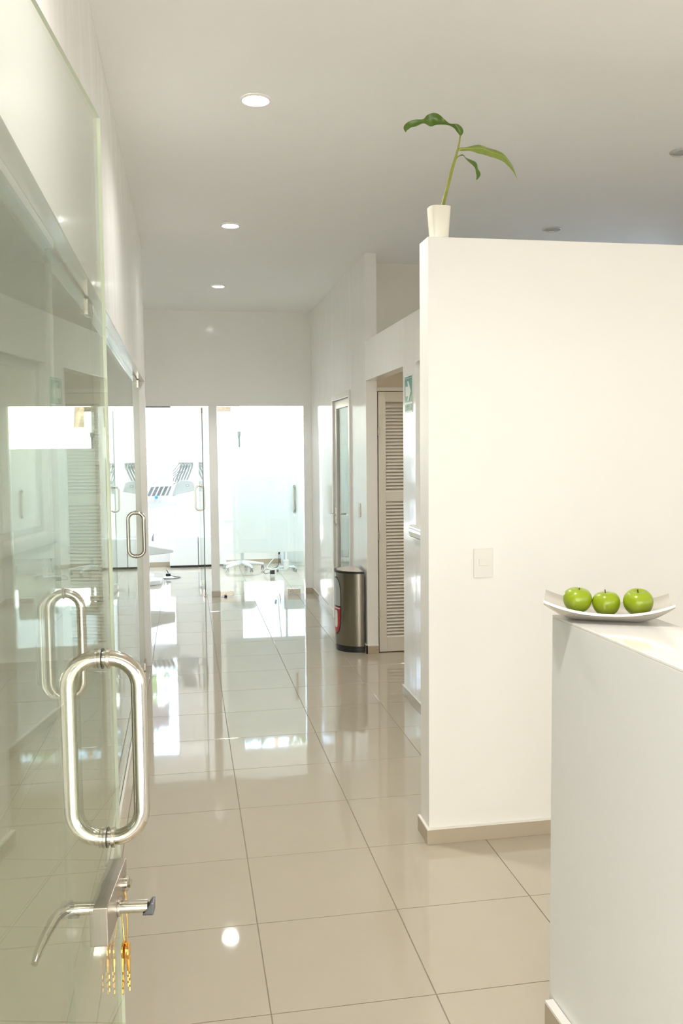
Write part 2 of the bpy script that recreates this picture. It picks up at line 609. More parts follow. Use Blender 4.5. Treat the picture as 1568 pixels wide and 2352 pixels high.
for n, (a, b) in ((5, (-0.95, -0.15)), (6, (0.745, 2.05))):
    e = empty('window_%d' % n, (0, 0, 0))
    struct(e, 'street window of the treatment room, %s' % ('left one behind the tray unit' if n == 5 else 'right one behind the stool'))
    f = MB()
    for q in ((a, a + .03, .25, 2.8), (b - .03, b, .25, 2.8), (a + .03, b - .03, .25, .28), (a + .03, b - .03, 2.74, 2.80)):
        f.box(q[0], q[1], y0 + .03, y0 + .09, q[2], q[3], FRAMEW)
    f.obj('window_frame', e, bevel=0.003)
    MB().box(a + .03, b - .03, y0 + .055, y0 + .063, .28, 2.74, GLASS2).obj('pane', e)
    MB().box(a + .032, b - .032, y0 + .049, y0 + .0535, .525, 1.55, FILM).obj('frosted_film', e)

# ---- baseboards (beige tile, white bead on top)


def baseboard(name, label, boxes):
    m = MB()
    for (a, b, c, d) in boxes:
        m.box(a, b, c, d, 0.0005, 0.062, BASEB)
        m.box(a, b, c, d, 0.062, 0.068, BCAP)
    struct(m.obj(name), label)


t = 0.011
baseboard('baseboard_partition', 'beige tile baseboard around the foot of the cream partition',
          [(0.967 - t, 3.715, YP0 - t, YP0 - .0005), (0.967 - t, 0.9665, YP0, YP1 + t)])
baseboard('baseboard_right', 'beige tile baseboard along the right wall',
          [(XR0 - t, XR0 - .0005, 8.40, YB0 - t), (XR0 - t, XR0 - .0005, 6.825 - t, 7.46), (XR0 - t, XR0 - .0005, YP1 + t, 5.625),
           (XR0 - t, XR1, 6.825 - t, 6.8245), (XR0 - t, XR1, 5.6255, 5.625 + t)])
baseboard('baseboard_back', 'beige tile baseboard of the end wall and its post',
          [(0.263 - t * .3, 0.354 + t * .3, YB0 - t, YB0 - .0005), (1.319, XR0 - t, YB0 - t, YB0 - .0005), (-0.95, -0.71, YB0 - t, YB0 - .0005)])
baseboard('baseboard_far', 'beige tile baseboard under the street windows', [(-2.3, 2.5, YF - t, YF - .0005)])
baseboard('baseboard_left_room', 'baseboard of the room behind the left glass', [(-3.28, XL0, 6.862 - t, 6.8615), (-3.28, -3.28 + t, .46, 6.84)])

# ================================================================== GLASS DOORS
HW, HH, HR, TR_ = 0.0545, 0.1445, 0.044, 0.0125


def handle_mesh_pts():
    p = []
    for cx, cz, a0 in ((HW - HR, HH - HR, 0), (-(HW - HR), HH - HR, pi / 2), (-(HW - HR), -(HH - HR), pi), (HW - HR, -(HH - HR), 1.5 * pi)):
        p += arc(cx, cz, HR, a0, a0 + pi / 2, 7)
    return [(x, 0.0, z) for x, z in p]


handle_me = MB().tube(handle_mesh_pts(), TR_, CHROME, seg=16, closed=True).mesh('pull_handle', smooth=True)
ring_mb = MB()
for s in (-1, 1):
    ring_mb.lathe([(0.0130, s * 0.0055), (0.0155, s * 0.0065), (0.0155, s * 0.0115), (0.0130, s * 0.0125)], STEEL, seg=20, axis='x')
ring_mb.lathe([(0.0150, -0.0012), (0.0162, -0.0011), (0.0162, 0.0011), (0.0150, 0.0012)], DARK, seg=20, axis='x')  # dark line drawn in the gap between the rings
ring_me = ring_mb.mesh('mounting_ring', smooth=True)


def glass_panel(parent, w, h, z0=0.012, th=0.010, edge=GEDGE, name='glass_panel', y0=0.0, glass=GLASS):
    m = MB()
    x0, x1, a, b = -th / 2, th / 2, y0, y0 + w
    vs = [(x0, a, z0), (x1, a, z0), (x1, b, z0), (x0, b, z0), (x0, a, h), (x1, a, h), (x1, b, h), (x0, b, h)]
    m.add(vs, [(0, 3, 2, 1), (4, 5, 6, 7), (0, 1, 5, 4), (2, 3, 7, 6)], edge)
    m.add(vs, [(1, 2, 6, 5), (3, 0, 4, 7)], glass)
    return m.obj(name, parent)


def add_handle(parent, y, z):
    h = inst('pull_handle', handle_me, parent, (0, y, z))
    for s in (-1, 1):
        inst('mounting_ring', ring_me, h, (0, 0, s * HH))
    return h


def patch(parent, y0, y1, z0, z1, hx=0.016):
    return MB().box(-hx, hx, y0, y1, z0, z1, STEEL).obj('patch_fitting', parent, bevel=0.002)


# door_1: the open street door the camera looks along
PH = radians(6.1)
d1 = empty('door_1', (-0.2258, 0.5403, 0), -PH)
struct(d1, 'open clear glass street door at the left edge, with lock and keys')
glass_panel(d1, 0.952, 2.178, th=0.0055)
add_handle(d1, 0.865, 1.181)
lk = MB().box(-0.0135, 0.0135, 0.779, 0.941, 0.906, 0.966, LOCK).obj('lock_case', d1, bevel=0.0015)
lev = MB()
lev.tube([(0.0136, 0.865, 0.921), (0.060, 0.865, 0.921)], 0.0102, CHROME, 16)
lev.lathe([(0.0145, 0.0138), (0.0145, 0.017)], STEEL, 20, (0, 0.865, 0.921), 'x')
cap = MB().add([(0.052, 0.854, 0.9105), (0.070, 0.854, 0.9105), (0.070, 0.876, 0.9105), (0.052, 0.876, 0.9105),
                (0.066, 0.854, 0.9315), (0.071, 0.854, 0.9315), (0.071, 0.876, 0.9315), (0.066, 0.876, 0.9315)],
               [(0, 3, 2, 1), (4, 5, 6, 7), (0, 1, 5, 4), (1, 2, 6, 5), (2, 3, 7, 6), (3, 0, 4, 7)], LEND)
l1 = lev.obj('lever', lk, smooth=True)
cap.obj('lever_end', lk, bevel=0.004)
pts = [(-0.0136, 0.865, 0.921), (-0.045, 0.865, 0.921), (-0.062, 0.862, 0.921), (-0.074, 0.852, 0.920), (-0.080, 0.836, 0.918), (-0.084, 0.805, 0.913), (-0.087, 0.770, 0.906), (-0.088, 0.752, 0.900)]
MB().tube(pts, [.0102, .0102, .0105, .0105, .0098, .0085, .0068, .005], CHROME, 14).obj('lever', lk, smooth=True)
th_ = MB()
th_.lathe([(0.0001, 0.0136), (0.0125, 0.0136), (0.0125, 0.021), (0.011, 0.022), (0.0001, 0.022)], CHROME, 20, (0, 0.912, 0.936), 'x')
th_.box(0.022, 0.026, 0.902, 0.922, 0.9335, 0.9385, CHROME)
th_.obj('thumb_turn', lk, smooth=True)

# keys hanging from the lever
kz = empty('key_bunch', (-0.1155, 1.448, 0.922), -PH)
tag(kz, 'bunch of brass keys on a thin ring hanging from the street door lever', 'keys')
rp = [(-0.006 * cos(a), 0.012 * cos(a), -0.042 + 0.050 * sin(a)) for a in [2 * pi * i / 24 for i in range(24)]]
MB().tube(rp, 0.0012, GOLD, 8, True).obj('key_ring', kz, smooth=True)


def key(tilt, dx, dy):
    m = MB()
    out = arc(0, -0.016, 0.0135, pi * 0.62, pi * 2.38, 18)
    out = [(a, b) for a, b in out]
    m.prism(arc(0, -0.015, 0.0135, 0, 2 * pi, 20)[:-1], -0.0013, 0.0013, GOLD, 'x')
    m.box(-0.0016, 0.0016, -0.0055, 0.0055, -0.040, -0.027, GOLD)
    blade = [(-0.004, -0.038), (0.004, -0.038), (0.004, -0.082), (0.001, -0.088), (-0.004, -0.084), (-0.0022, -0.078), (-0.004, -0.073), (-0.0018, -0.067), (-0.004, -0.061), (-0.002, -0.055), (-0.004, -0.049)]
    m.prism(blade, -0.0011, 0.0011, GOLD, 'x')
    o = m.obj('key', kz, bevel=0.0004, bseg=1)
    o.location = (dx, dy, -0.086)
    o.rotation_euler = (tilt, 0, tilt * 0.4)
    return o


key(0.13, 0.002, 0.0)
key(-0.16, -0.003, 0.003)
key(0.02, 0.006, -0.002)

# left glass wall: fixed panels and two doors
def fixed(n, ya, yb, label, dev=0.0):
    e = empty('window_%d' % n, (XG - (yb - ya) * sin(dev), ya, 0), -dev)
    struct(e, label)
    glass_panel(e, yb - ya, ztop(yb) - 0.004, 0.02, th=0.008, edge=GEDGE3)
    c = MB().prism([(0.0, ztop(ya) - .024), (yb - ya, ztop(yb) - .024), (yb - ya, ztop(yb) - .0008), (0.0, ztop(ya) - .0008)], -0.0125, 0.0125, ALU, 'x')
    c.obj('top_channel', e, bevel=0.002)
    c2 = MB().box(-0.0165, -0.0055, 0.0, yb - ya, 0.0005, 0.030, BCAP).box(0.0055, 0.0165, 0, yb - ya, 0.0005, 0.030, BCAP)
    c2.obj('floor_channel', e, bevel=0.002)


fixed(1, 0.47, 2.412, 'fixed clear glass panel nearest the street on the left wall', radians(0.5))
fixed(2, 3.412, 5.888, 'long fixed clear glass panel in the middle of the left wall')
for n, (yh, yf, hz, lab) in {2: (3.404, 2.420, 1.119, 'closed glass door of the left wall seen through the street door'),
                             3: (6.776, 5.896, 1.091, 'closed glass door of the left wall next to the white end post')}.items():
    w = yh - yf
    dev = radians(0.5) if n == 2 else 0.0
    e = empty('door_%d' % n, (XG - w * sin(dev), yf, 0), -dev)
    struct(e, lab)
    glass_panel(e, w, ztop(yh) - 0.006, th=0.008, edge=GEDGE3)
    add_handle(e, 0.045 if n == 2 else 0.055, hz)
    patch(e, w - 0.16, w - 0.003, ztop(yh) - 0.058, ztop(yh) - 0.003, 0.011)
    patch(e, w - 0.16, w - 0.003, 0.004, 0.060, 0.011)

# door_4: back left, swung open into the treatment room
HX, HY, FX, FY = 0.191, 9.875, 0.160, 10.66
d4 = empty('door_4', (HX, HY, 0), math.atan2(-(FX - HX), FY - HY))
struct(d4, 'open back-left glass door with dark edge, swung into the treatment room')
L4 = math.hypot(FX - HX, FY - HY)
glass_panel(d4, L4, 2.105, edge=GEDGE2)
add_handle(d4, L4 - 0.09, 1.075)
patch(d4, 0.0, 0.14, 2.055, 2.112, 0.013)
patch(d4, 0.0, 0.14, 0.006, 0.062, 0.013)
patch(d4, L4 - 0.12, L4, 0.02, 0.075, 0.011)
hb = MB().box(-0.42, -0.145, YB0 + .005, YB0 + .035, 2.108, 2.1245, GREYPL)  # dark header piece drawn along the lintel underside
tag(hb.obj('door_closer_rail', bevel=0.002), 'dark closer rail under the lintel of the open back-left doorway', 'rail')

# door_5: back right, closed, frosted
d5 = empty('door_5', (0.357, YB0 - 0.012, 0), radians(-90))
struct(d5, 'closed back-right glass door with frosted film and steel bar handle')
W5 = 0.960
glass_panel(d5, W5, 2.118, edge=GEDGE, z0=0.008)
hh = inst('pull_handle', handle_me, d5, (0, 0.848, 1.080))
for s in (-1, 1):
    inst('mounting_ring', ring_me, hh, (0, 0, s * HH))
MB().box(-0.0056, -0.0051, 0.055, W5 - 0.012, 0.485, 1.672, FILM).obj('frosted_film', d5)
patch(d5, 0.002, 0.150, 2.066, 2.118, 0.014)
patch(d5, 0.002, 0.150, 0.008, 0.060, 0.014)
lp = patch(d5, 0.752, 0.902, 0.006, 0.060, 0.014)
MB().lathe([(0.0001, 0.0141), (0.008, 0.0141), (0.008, 0.0165), (0.0001, 0.0165)], CHROME, 16, (0, 0.79, 0.033), 'x').obj('lock_cylinder', lp, smooth=True)
MB().lathe([(0.0001, 0), (0.016, 0), (0.016, 0.012), (0.012, 0.018), (0.0001, 0.018)], BLACK, 18).obj('door_stop', d5, smooth=True).location = (0.05, 0.055, 0.0)

# door_6: white framed glass door in right wall
d6 = empty('door_6', (XR0, 7.467, 0))
struct(d6, 'white framed glass door in the right wall behind the steel bin')
w6 = 0.929
f = MB()
f.box(-0.016, 0.06, 0.0, 0.055, 0, 2.15, FRAMEW).box(-0.016, 0.06, w6 - 0.055, w6, 0, 2.15, FRAMEW).box(-0.016, 0.06, 0.055, w6 - .055, 2.095, 2.15, FRAMEW)
f.obj('door_frame', d6, bevel=0.003)
f = MB()
f.box(0.004, 0.044, 0.06, 0.105, 0.01, 2.09, FRAMEW).box(0.004, 0.044, w6 - .16, w6 - .06, 0.01, 2.09, FRAMEW)
f.box(0.004, 0.044, 0.105, w6 - .16, 2.02, 2.09, FRAMEW).box(0.004, 0.044, 0.105, w6 - .16, 0.01, 0.10, FRAMEW)
f.obj('door_leaf', d6, bevel=0.003)
f = MB().box(0.020, 0.027, 0.105, w6 - .16, 0.10, 2.02, GLASS2)
f.obj('pane', d6)
f = MB().tube([(0.004, w6 - .11, 1.02), (-0.045, w6 - .11, 1.02), (-0.05, w6 - .12, 1.02), (-0.05, w6 - .22, 1.02)], 0.008, CHROME, 10)
f.box(-0.004, 0.004, w6 - .13, w6 - .09, 0.93, 1.09, STEEL)
f.obj('lever', d6, smooth=True)

# door_7: louvered closet door in the alcove
d7 = empty('door_7', (1.508, 6.852, 0))
struct(d7, 'cream louvered closet door inside the doorway on the right')
f = MB()
wd = 0.72
f.box(0.003, 0.062, -0.02, 0.018, 0.008, 2.092, LOUV).box(wd - .06, wd, -0.02, 0.018, 0.008, 2.092, LOUV)
for a, b in ((2.012, 2.092), (1.222, 1.300), (0.008, 0.125)):
    f.box(0.062, wd - .06, -0.02, 0.018, a, b, LOUV)
f.obj('door_leaf', d7, bevel=0.002)
f = MB().box(-0.006, wd + .05, -0.022, 0.02, 2.097, 2.127, FRAMEW).box(wd + .003, wd + .05, -0.022, 0.02, 0, 2.097, FRAMEW)
f.obj('door_frame', d7, bevel=0.002)
slat = MB().prism([(-0.0185, -0.0135), (-0.0175, -0.0165), (0.0125, 0.0125), (0.0085, 0.0160)], 0.062, wd - .06, LOUV, 'x').mesh('slat')
z = 0.125 + 0.0135
while z < 1.215:
    inst('slat', slat, d7, (0, 0, z))
    z += 0.0268
z = 1.300 + 0.0135
while z < 2.005:
    inst('slat', slat, d7, (0, 0, z))
    z += 0.0268
hm = MB().lathe([(0.005, -0.035), (0.005, 0.035)], STEEL, 10).mesh('hinge', smooth=True)
for zz in (0.32, 0.95, 1.78):
    inst('hinge', hm, d7, (0.0, -0.024, zz))

# window_3: inner window in right wall with rounded sill
w3 = empty('window_3', (XR0, 4.02, 0))
struct(w3, 'white framed inner window of the right wall, half hidden by the cream partition')
L = 5.312 - 4.02
f = MB()
for q in ((0.0, .05, 1.165, 2.178), (L - .05, L, 1.165, 2.178), (.05, L - .05, 2.125, 2.178), (.05, L - .05, 1.165, 1.20)):
    f.box(0.045, 0.075, q[0], q[1], q[2], q[3], FRAMEW)
f.box(0.048, 0.072, L / 2 - .02, L / 2 + .02, 1.20, 2.125, FRAMEW)
f.obj('window_frame', w3, bevel=0.003)
MB().box(0.057, 0.063, .05, L - .05, 1.20, 2.125, GLASS2).obj('pane', w3)
sl = MB().prism([(0.04, 1.090), (-0.022, 1.090), (-0.029, 1.094), (-0.033, 1.102), (-0.033, 1.152), (-0.029, 1.161), (-0.022, 1.166), (0.04, 1.166)][::-1], -0.02, L + 0.045, WALL, 'y')
sl.obj('window_sill', w3, smooth=True)

# ================================================================== CEILING LIGHTS
def downlight(x, y, lit, label, z=None, power=75.0):
    e = empty('downlight', (x, y, HC if z is None else z))
    tag(e, label, 'ceiling light', 'round recessed ceiling lights')
    ringp = [(0.0525, -0.001), (0.0535, -0.006), (0.0600, -0.009), (0.0655, -0.004), (0.0660, -0.0005)]
    MB().lathe(ringp, TRIMW if lit else TRIMS, 40, cap=False).obj('trim_ring', e, smooth=True)
    MB().lathe([(0.0001, -0.0035), (0.052, -0.003), (0.0525, -0.0012)], LAMP if lit else LAMPOFF, 36, cap=False).obj('lens', e, smooth=True)
    if lit:
        l = bpy.data.lights.new('downlight_beam', 'SPOT')
        l.energy = power
        l.spot_size = radians(150)
        l.spot_blend = 1.0
        l.shadow_soft_size = 0.07
        l.color = (1.0, 0.98, 0.94)
        o = bpy.data.objects.new('downlight_beam', l)
        o.location = (0, 0, -0.015)
        o.parent = e
        COL.objects.link(o)


downlight(0.335, 3.94, True, 'lit round downlight over the hall level with the partition, largest of the three in view', power=115.0)
downlight(0.335, 1.76, True, 'lit round downlight nearest the street, over the front of the hall', power=115.0)  # added out of view to balance light at the front
downlight(0.335, 6.12, True, 'lit round downlight in the middle of the row of three', power=50.0)
downlight(0.338, 8.38, True, 'lit round downlight nearest the end wall, smallest of the row', power=29.0)
downlight(2.557, 5.917, False, 'unlit round downlight just above the cream partition')
downlight(2.572, 4.292, False, 'unlit round downlight cut off by the right edge of the picture')
downlight(2.25, 5.85, True, 'lit round downlight of the closet alcove behind the doorway head', 2.40, 26.0)  # added lamp, hidden by the header, brightens the louvered door

# ================================================================== COUNTER, DISH, APPLES
ct = empty('reception_counter', (1.005, 2.30, 0), radians(0))
tag(ct, 'white reception counter with a glossy raised ledge at the right', 'counter')
sk = -0.045   # the side drifts a little to the right towards the street
Lc = 1.55


def cpr(x0, x1, y0, y1):
    return [(x0 - sk * (-y0), y0), (x1 - sk * (-y0), y0), (x1 - sk * (-y1), y1), (x0 - sk * (-y1), y1)]


MB().prism([(0, 0), (0.045, -Lc), (0.285, -Lc), (0.25, 0)], 0.0, 1.171, COUNT).obj('body', ct, bevel=0.002)
MB().prism([(0, 0), (0.045, -Lc), (0.285, -Lc), (0.25, 0)], 1.171, 1.178, CTOP).obj('ledge', ct, bevel=0.002)
bbm = MB()
bbm.prism([(-0.026, -0.03), (0.02, -Lc), (0.044, -Lc), (-0.001, -0.03)], 0.0005, 0.062, BASEB)
bbm.prism([(-0.026, -0.03), (0.02, -Lc), (0.044, -Lc), (-0.001, -0.03)], 0.062, 0.070, BCAP)
bbm.obj('baseboard', ct)

DC = (1.126, 2.215, 1.178)
DR = radians(-25)
dish = empty('fruit_dish', DC, DR)
tag(dish, 'pearly white boat-shaped dish with upturned pointed corners on the counter ledge', 'dish')


def dish_h(u, v):
    return 0.0095 + 0.036 * abs(u) ** 2.3 + 0.021 * abs(v) ** 2.6 - 0.006 * (u * u * v * v)


NU, NV = 32, 18
top, bot = [], []
for i in range(NU + 1):
    for j in range(NV + 1):
        u, v = -1 + 2 * i / NU, -1 + 2 * j / NV
        x = 0.168 * u * (1 - 0.03 * v * v + 0.02 * v * v * u * u)
        y = 0.096 * v * (1 - 0.06 * u * u)
        h = dish_h(u, v)
        e_ = max(abs(u), abs(v))
        k_ = min(1.0, max(0.0, (e_ - 0.55) / 0.45))
        top.append((x, y, h))
        bot.append((x * (0.90 + 0.10 * k_), y * (0.70 + 0.30 * k_ ** 1.5), max(0.0, (h - 0.0065) * k_ ** 0.9)))
m = MB()
n0 = len(top)
fs = []
for i in range(NU):
    for j in range(NV):
        a = i * (NV + 1) + j
        fs.append((a, a + NV + 1, a + NV + 2, a + 1))
        fs.append((n0 + a, n0 + a + 1, n0 + a + NV + 2, n0 + a + NV + 1))
rim = [i * (NV + 1) for i in range(NU + 1)] + [NU * (NV + 1) + j for j in range(1, NV + 1)] + \
      [i * (NV + 1) + NV for i in range(NU - 1, -1, -1)] + [j for j in range(NV - 1, 0, -1)]
for k in range(len(rim)):
    a, b = rim[k], rim[(k + 1) % len(rim)]
    fs.append((a, b, n0 + b, n0 + a))
m.add(top + bot, fs, PEARL)
m.obj('bowl', dish, smooth=True)


def apple(k, off, r, tilt, label, stem):
    cx = DC[0] + cos(DR) * off
    cyy = DC[1] + sin(DR) * off
    z0 = DC[2] + 0.0105 + (0.036 * (abs(off) / 0.168) ** 2.3)
    e = empty('apple', (cx, cyy, z0), k)
    tag(e, label, 'apple', 'green apples in the dish')
    pr = []
    for i in range(19):
        a = -pi / 2 + pi * i / 18
        rad = cos(a) ** 0.80 if cos(a) > 0 else 0
        rad *= (1.0 + 0.085 * sin(a))
        h = sin(a)
        # dimples
        if h > 0.75:
            h2 = h - 0.60 * max(0, (0.55 - rad)) ** 1.3
        elif h < -0.75:
            h2 = h + 0.35 * max(0, (0.5 - rad)) ** 1.3
        else:
            h2 = h
        pr.append((max(0.0004, rad * r), h2 * r * 0.90 + r * 0.84))
    sh = lambda a: 1 + 0.016 * cos(5 * a) + 0.01 * cos(2 * a + k)
    b = MB().lathe(pr, APPLE, 32, shape=sh).obj('flesh', e, smooth=True)
    b.rotation_euler = (tilt, 0.04, 0)
    zt = r * 1.50
    s = MB().tube([(0, 0, zt - 0.012), (0.001, 0.0, zt), (0.003, 0.001, zt + stem)], [0.0011, 0.0011, 0.0017], STEM, 8).obj('stem', e, smooth=True)
    s.rotation_euler = (tilt, 0.04, 0)


apple(0.3, -0.081, 0.0385, 0.10, 'green apple at the left of the dish, stem barely showing', 0.008)
apple(1.7, -0.001, 0.0375, -0.02, 'green apple in the middle of the dish, smallest with its stem up', 0.013)
apple(2.9, 0.080, 0.0395, -0.22, 'green apple at the right of the dish, tilted to show its dimple', 0.011)

# ================================================================== POTTED PLANT
pp = empty('potted_plant', (1.031, 3.507, HP))
tag(pp, 'small green plant of three leaves in a cream pot on top of the partition', 'plant')


def sq(a):
    return (abs(cos(a)) ** 3.6 + abs(sin(a)) ** 3.6) ** (-1 / 3.6)


MB().lathe([(0.034, 0.0), (0.0355, 0.004), (0.044, 0.126), (0.0445, 0.130), (0.0405, 0.130), (0.039, 0.112)], POT, 40, shape=sq).obj('pot', pp, smooth=True)
MB().lathe([(0.0385, 0.100), (0.0388, 0.116)], SOIL, 32, shape=sq).obj('soil', pp)
o = (1.031, 3.507, HP)


def loc3(x, z, y=0.0):
    return (x - o[0], y, z - o[2])


st = [loc3(1.045, 2.600), loc3(1.050, 2.636), loc3(1.066, 2.695), loc3(1.081, 2.750), loc3(1.093, 2.790), loc3(1.103, 2.822), loc3(1.111, 2.850), loc3(1.118, 2.880), loc3(1.121, 2.905)]
MB().tube(st, [.0085, .0078, .0072, .0066, .006, .005, .0042, .0034, .0026], STALK, 10).obj('stalk', pp, smooth=True)


def leaf(mid, wid, tilt, mat, ripple, name='leaf', ycurve=0.0, vein=True, phase=0.0):
    """mid: (x,z) centreline; wid half-widths; tilt: angle of the blade's cross direction out of the picture plane"""
    n = len(mid)
    P_ = []
    NW = 6
    for i, (x, z) in enumerate(mid):
        a = mid[max(0, i - 1)]
        b = mid[min(n - 1, i + 1)]
        t_ = Vector((b[0] - a[0], 0, b[1] - a[1])).normalized()
        up = Vector((-t_.z, 0, t_.x))
        yv = Vector((0, 1, 0))
        tl = tilt[i]
        for j in range(NW + 1):
            s = -1 + 2 * j / NW
            d = up * cos(tl) + yv * sin(tl)
            nn = up * -sin(tl) + yv * cos(tl)
            w = wid[i] * s
            c = Vector((x - o[0], ycurve * (i / n) ** 2, z - o[2])) + d * w + nn * (0.28 * abs(w) + ripple * wid[i] * sin(0.55 * i + phase + 1.2 * s))
            P_.append(c)
    q = len(P_)
    off_ = Vector((0, 0.0012, 0.0005))
    m = MB()
    fs = []
    W_ = NW + 1
    for i in range(n - 1):
        for j in range(NW):
            a = i * W_ + j
            fs.append((a, a + 1, a + W_ + 1, a + W_))
            fs.append((q + a, q + a + W_, q + a + W_ + 1, q + a + 1))
    rm = [i * W_ for i in range(n)] + [(n - 1) * W_ + j for j in range(1, W_)] + [i * W_ + NW for i in range(n - 2, -1, -1)] + [j for j in range(NW - 1, 0, -1)]
    for k in range(len(rm)):
        a, b = rm[k], rm[(k + 1) % len(rm)]
        fs.append((a, b, q + b, q + a))
    m.add(P_ + [c + off_ for c in P_], fs, mat)
    l = m.obj(name, pp, smooth=True)
    if vein:
        mp_ = [P_[i * W_ + NW // 2] + Vector((0, -0.0006, 0)) for i in range(n)]
        MB().tube(mp_, [0.0020 * (1 - 0.75 * i / n) for i in range(n)], VEIN, 6).obj('midrib', l, smooth=True)
    return l


def dens(p, k=4):
    out = []
    n = len(p)
    for i in range(n - 1):
        p0, p1, p2, p3 = p[max(0, i - 1)], p[i], p[i + 1], p[min(n - 1, i + 2)]
        for s in range(k):
            t_ = s / k
            out.append(tuple(0.5 * ((2 * b) + (c - a) * t_ + (2 * a - 5 * b + 4 * c - d) * t_ ** 2 + (-a + 3 * b - 3 * c + d) * t_ ** 3) for a, b, c, d in zip(p0, p1, p2, p3)))
    out.append(tuple(p[-1]))
    return out


A = dens([(1.121, 2.900, .002, .9), (1.121, 2.921, .012, .5), (1.104, 2.938, .011, .7), (1.074, 2.944, .006, 1.1), (1.047, 2.953, .012, .9), (1.018, 2.962, .023, .35), (0.993, 2.957, .022, .3), (0.969, 2.951, .009, 1.0), (0.940, 2.944, .013, .5), (0.914, 2.937, .012, .3), (0.896, 2.921, .010, .3), (0.895, 2.906, .0015, .3)])
leaf([a[:2] for a in A], [max(a[2], .0008) for a in A], [a[3] for a in A], LEAFD, 0.25, phase=0.6, vein=False)
A = dens([(1.109, 2.846, .0022, .6), (1.126, 2.852, .009, .5), (1.146, 2.854, .009, .3), (1.170, 2.857, .012, .35), (1.205, 2.857, .021, .3), (1.240, 2.850, .022, .35), (1.275, 2.841, .018, .3), (1.305, 2.828, .018, .35), (1.331, 2.806, .016, .5), (1.347, 2.782, .009, .7), (1.357, 2.760, .004, .8), (1.363, 2.742, .001, .8)])
leaf([a[:2] for a in A], [max(a[2], .0008) for a in A], [a[3] for a in A], LEAFL, 0.12, phase=2.0)
A = dens([(1.103, 2.812, .0015, .6), (1.117, 2.824, .0018, .6), (1.133, 2.829, .006, .7), (1.147, 2.818, .007, .8), (1.166, 2.806, .008, .5), (1.184, 2.795, .012, .2), (1.193, 2.776, .008, .5), (1.199, 2.757, .010, .3), (1.195, 2.742, .006, .3), (1.189, 2.733, .001, .3)])
leaf([a[:2] for a in A], [max(a[2], .0008) for a in A], [a[3] for a in A], LEAFD, 0.2, phase=1.0, vein=False)
MB().tube([loc3(1.104, 2.835), loc3(1.113, 2.846), loc3(1.128, 2.8525)], [.0035, .003, .0022], VEIN, 8).obj('leaf_stalk', pp, smooth=True)
MB().tube([loc3(1.099, 2.805), loc3(1.110, 2.820), loc3(1.124, 2.829)], [.0026, .002, .0016], STALK, 8).obj('leaf_stalk', pp, smooth=True)

# ================================================================== LIGHT SWITCHES
def light_switch(loc, rz, label, w, h, rocker):
    e = empty('light_switch', loc, rz)
    tag(e, label, 'light switch')
    m = MB().box(-w / 2, w / 2, -0.007, -0.0003, -h / 2, h / 2, PLASTIC)
    m.obj('cover_plate', e, bevel=0.004, bseg=3)
    MB().box(rocker[0], rocker[1], -0.0105, -0.0069, rocker[2], rocker[3], PLASTIC).obj('rocker', e, bevel=0.0015)


light_switch((1.199, YP0, 1.173), 0, 'cream light switch on the front of the bright partition', 0.083, 0.120, (-0.020, 0.024, -0.009, 0.017))
light_switch((XR0, 7.10, 1.14), radians(-90), 'white light switch on the glossy right wall above the steel bin', 0.07, 0.115, (-0.012, 0.012, -0.025, 0.025))

# ================================================================== WASTE BIN
bn = empty('waste_bin', (1.392, 7.05, 0))
tag(bn, 'half-round brushed steel waste bin with black rim against the right wall', 'bin')


def half(ry, rx, n=26, inset=0.0):
    p = [(-rx * sin(pi * i / n), -ry * cos(pi * i / n)) for i in range(n + 1)]
    p[0] = (0.0, -ry)
    p[-1] = (0.0, ry)
    return p


RY, RX = 0.190, 0.205
MB().prism(half(RY - .006, RX - .006), 0.0, 0.052, BLACK).obj('base', bn, smooth=True)
MB().prism(half(RY, RX), 0.052, 0.642, BINST).obj('body', bn, smooth=True)
MB().prism(half(RY + .004, RX + .004), 0.642, 0.658, BLACK).obj('rim', bn, smooth=True)
MB().prism([(a * .90 - .006, b * .90) for a, b in half(RY, RX)], 0.658, 0.661, BINTOP).obj('lid', bn, smooth=True)


def sticker(z0, z1, a0, a1, mat, name, parent, lift=0.0008, oval=None):
    m = MB()
    n = 12
    nz = 16 if oval else 1
    vs, fs = [], []
    for k in range(nz + 1):
        z_ = z0 + (z1 - z0) * k / nz
        f_ = 1.0
        if oval:
            q = 2 * (z_ - oval[0]) / (oval[1] - oval[0]) - 1
            f_ = max(0.02, (1 - abs(q) ** 4)) ** 0.5
        for i in range(n + 1):
            mid = (a0 + a1) / 2
            a = mid + (a1 - a0) / 2 * f_ * (-1 + 2 * i / n)
            vs.append((-(RX + lift) * sin(a), -(RY + lift) * cos(a), z_))
    for k in range(nz):
        for i in range(n):
            b = k * (n + 1) + i
            fs.append((b, b + 1, b + n + 2, b + n + 1))
    m.add(vs, fs, mat)
    return m.obj(name, parent, smooth=True)


lb = sticker(0.135, 0.605, 1.02, 1.76, BLACK, 'sticker', bn, 0.0008, (0.13, 0.61))
lb['label'] = 'tall oval sticker, grey above and red below'
sticker(0.37, 0.595, 1.05, 1.73, STGREY, 'sticker_picture', lb, 0.0012, (0.14, 0.60))
sticker(0.145, 0.36, 1.05, 1.73, RED, 'sticker_band', lb, 0.0012, (0.14, 0.60))
sticker(0.345, 0.353, 1.07, 1.70, STWHITE, 'sticker_line', lb, 0.0016)
sticker(0.19, 0.33, 1.25, 1.60, STWHITE, 'sticker_print', lb, 0.0016, (0.18, 0.34))

# ================================================================== EXIT ROUTE SIGN
sg = empty('direction_sign', (XR0, 5.470, 1.990), radians(-90))
tag(sg, 'green evacuation sign with a white arrow on the right wall by the doorway', 'sign')
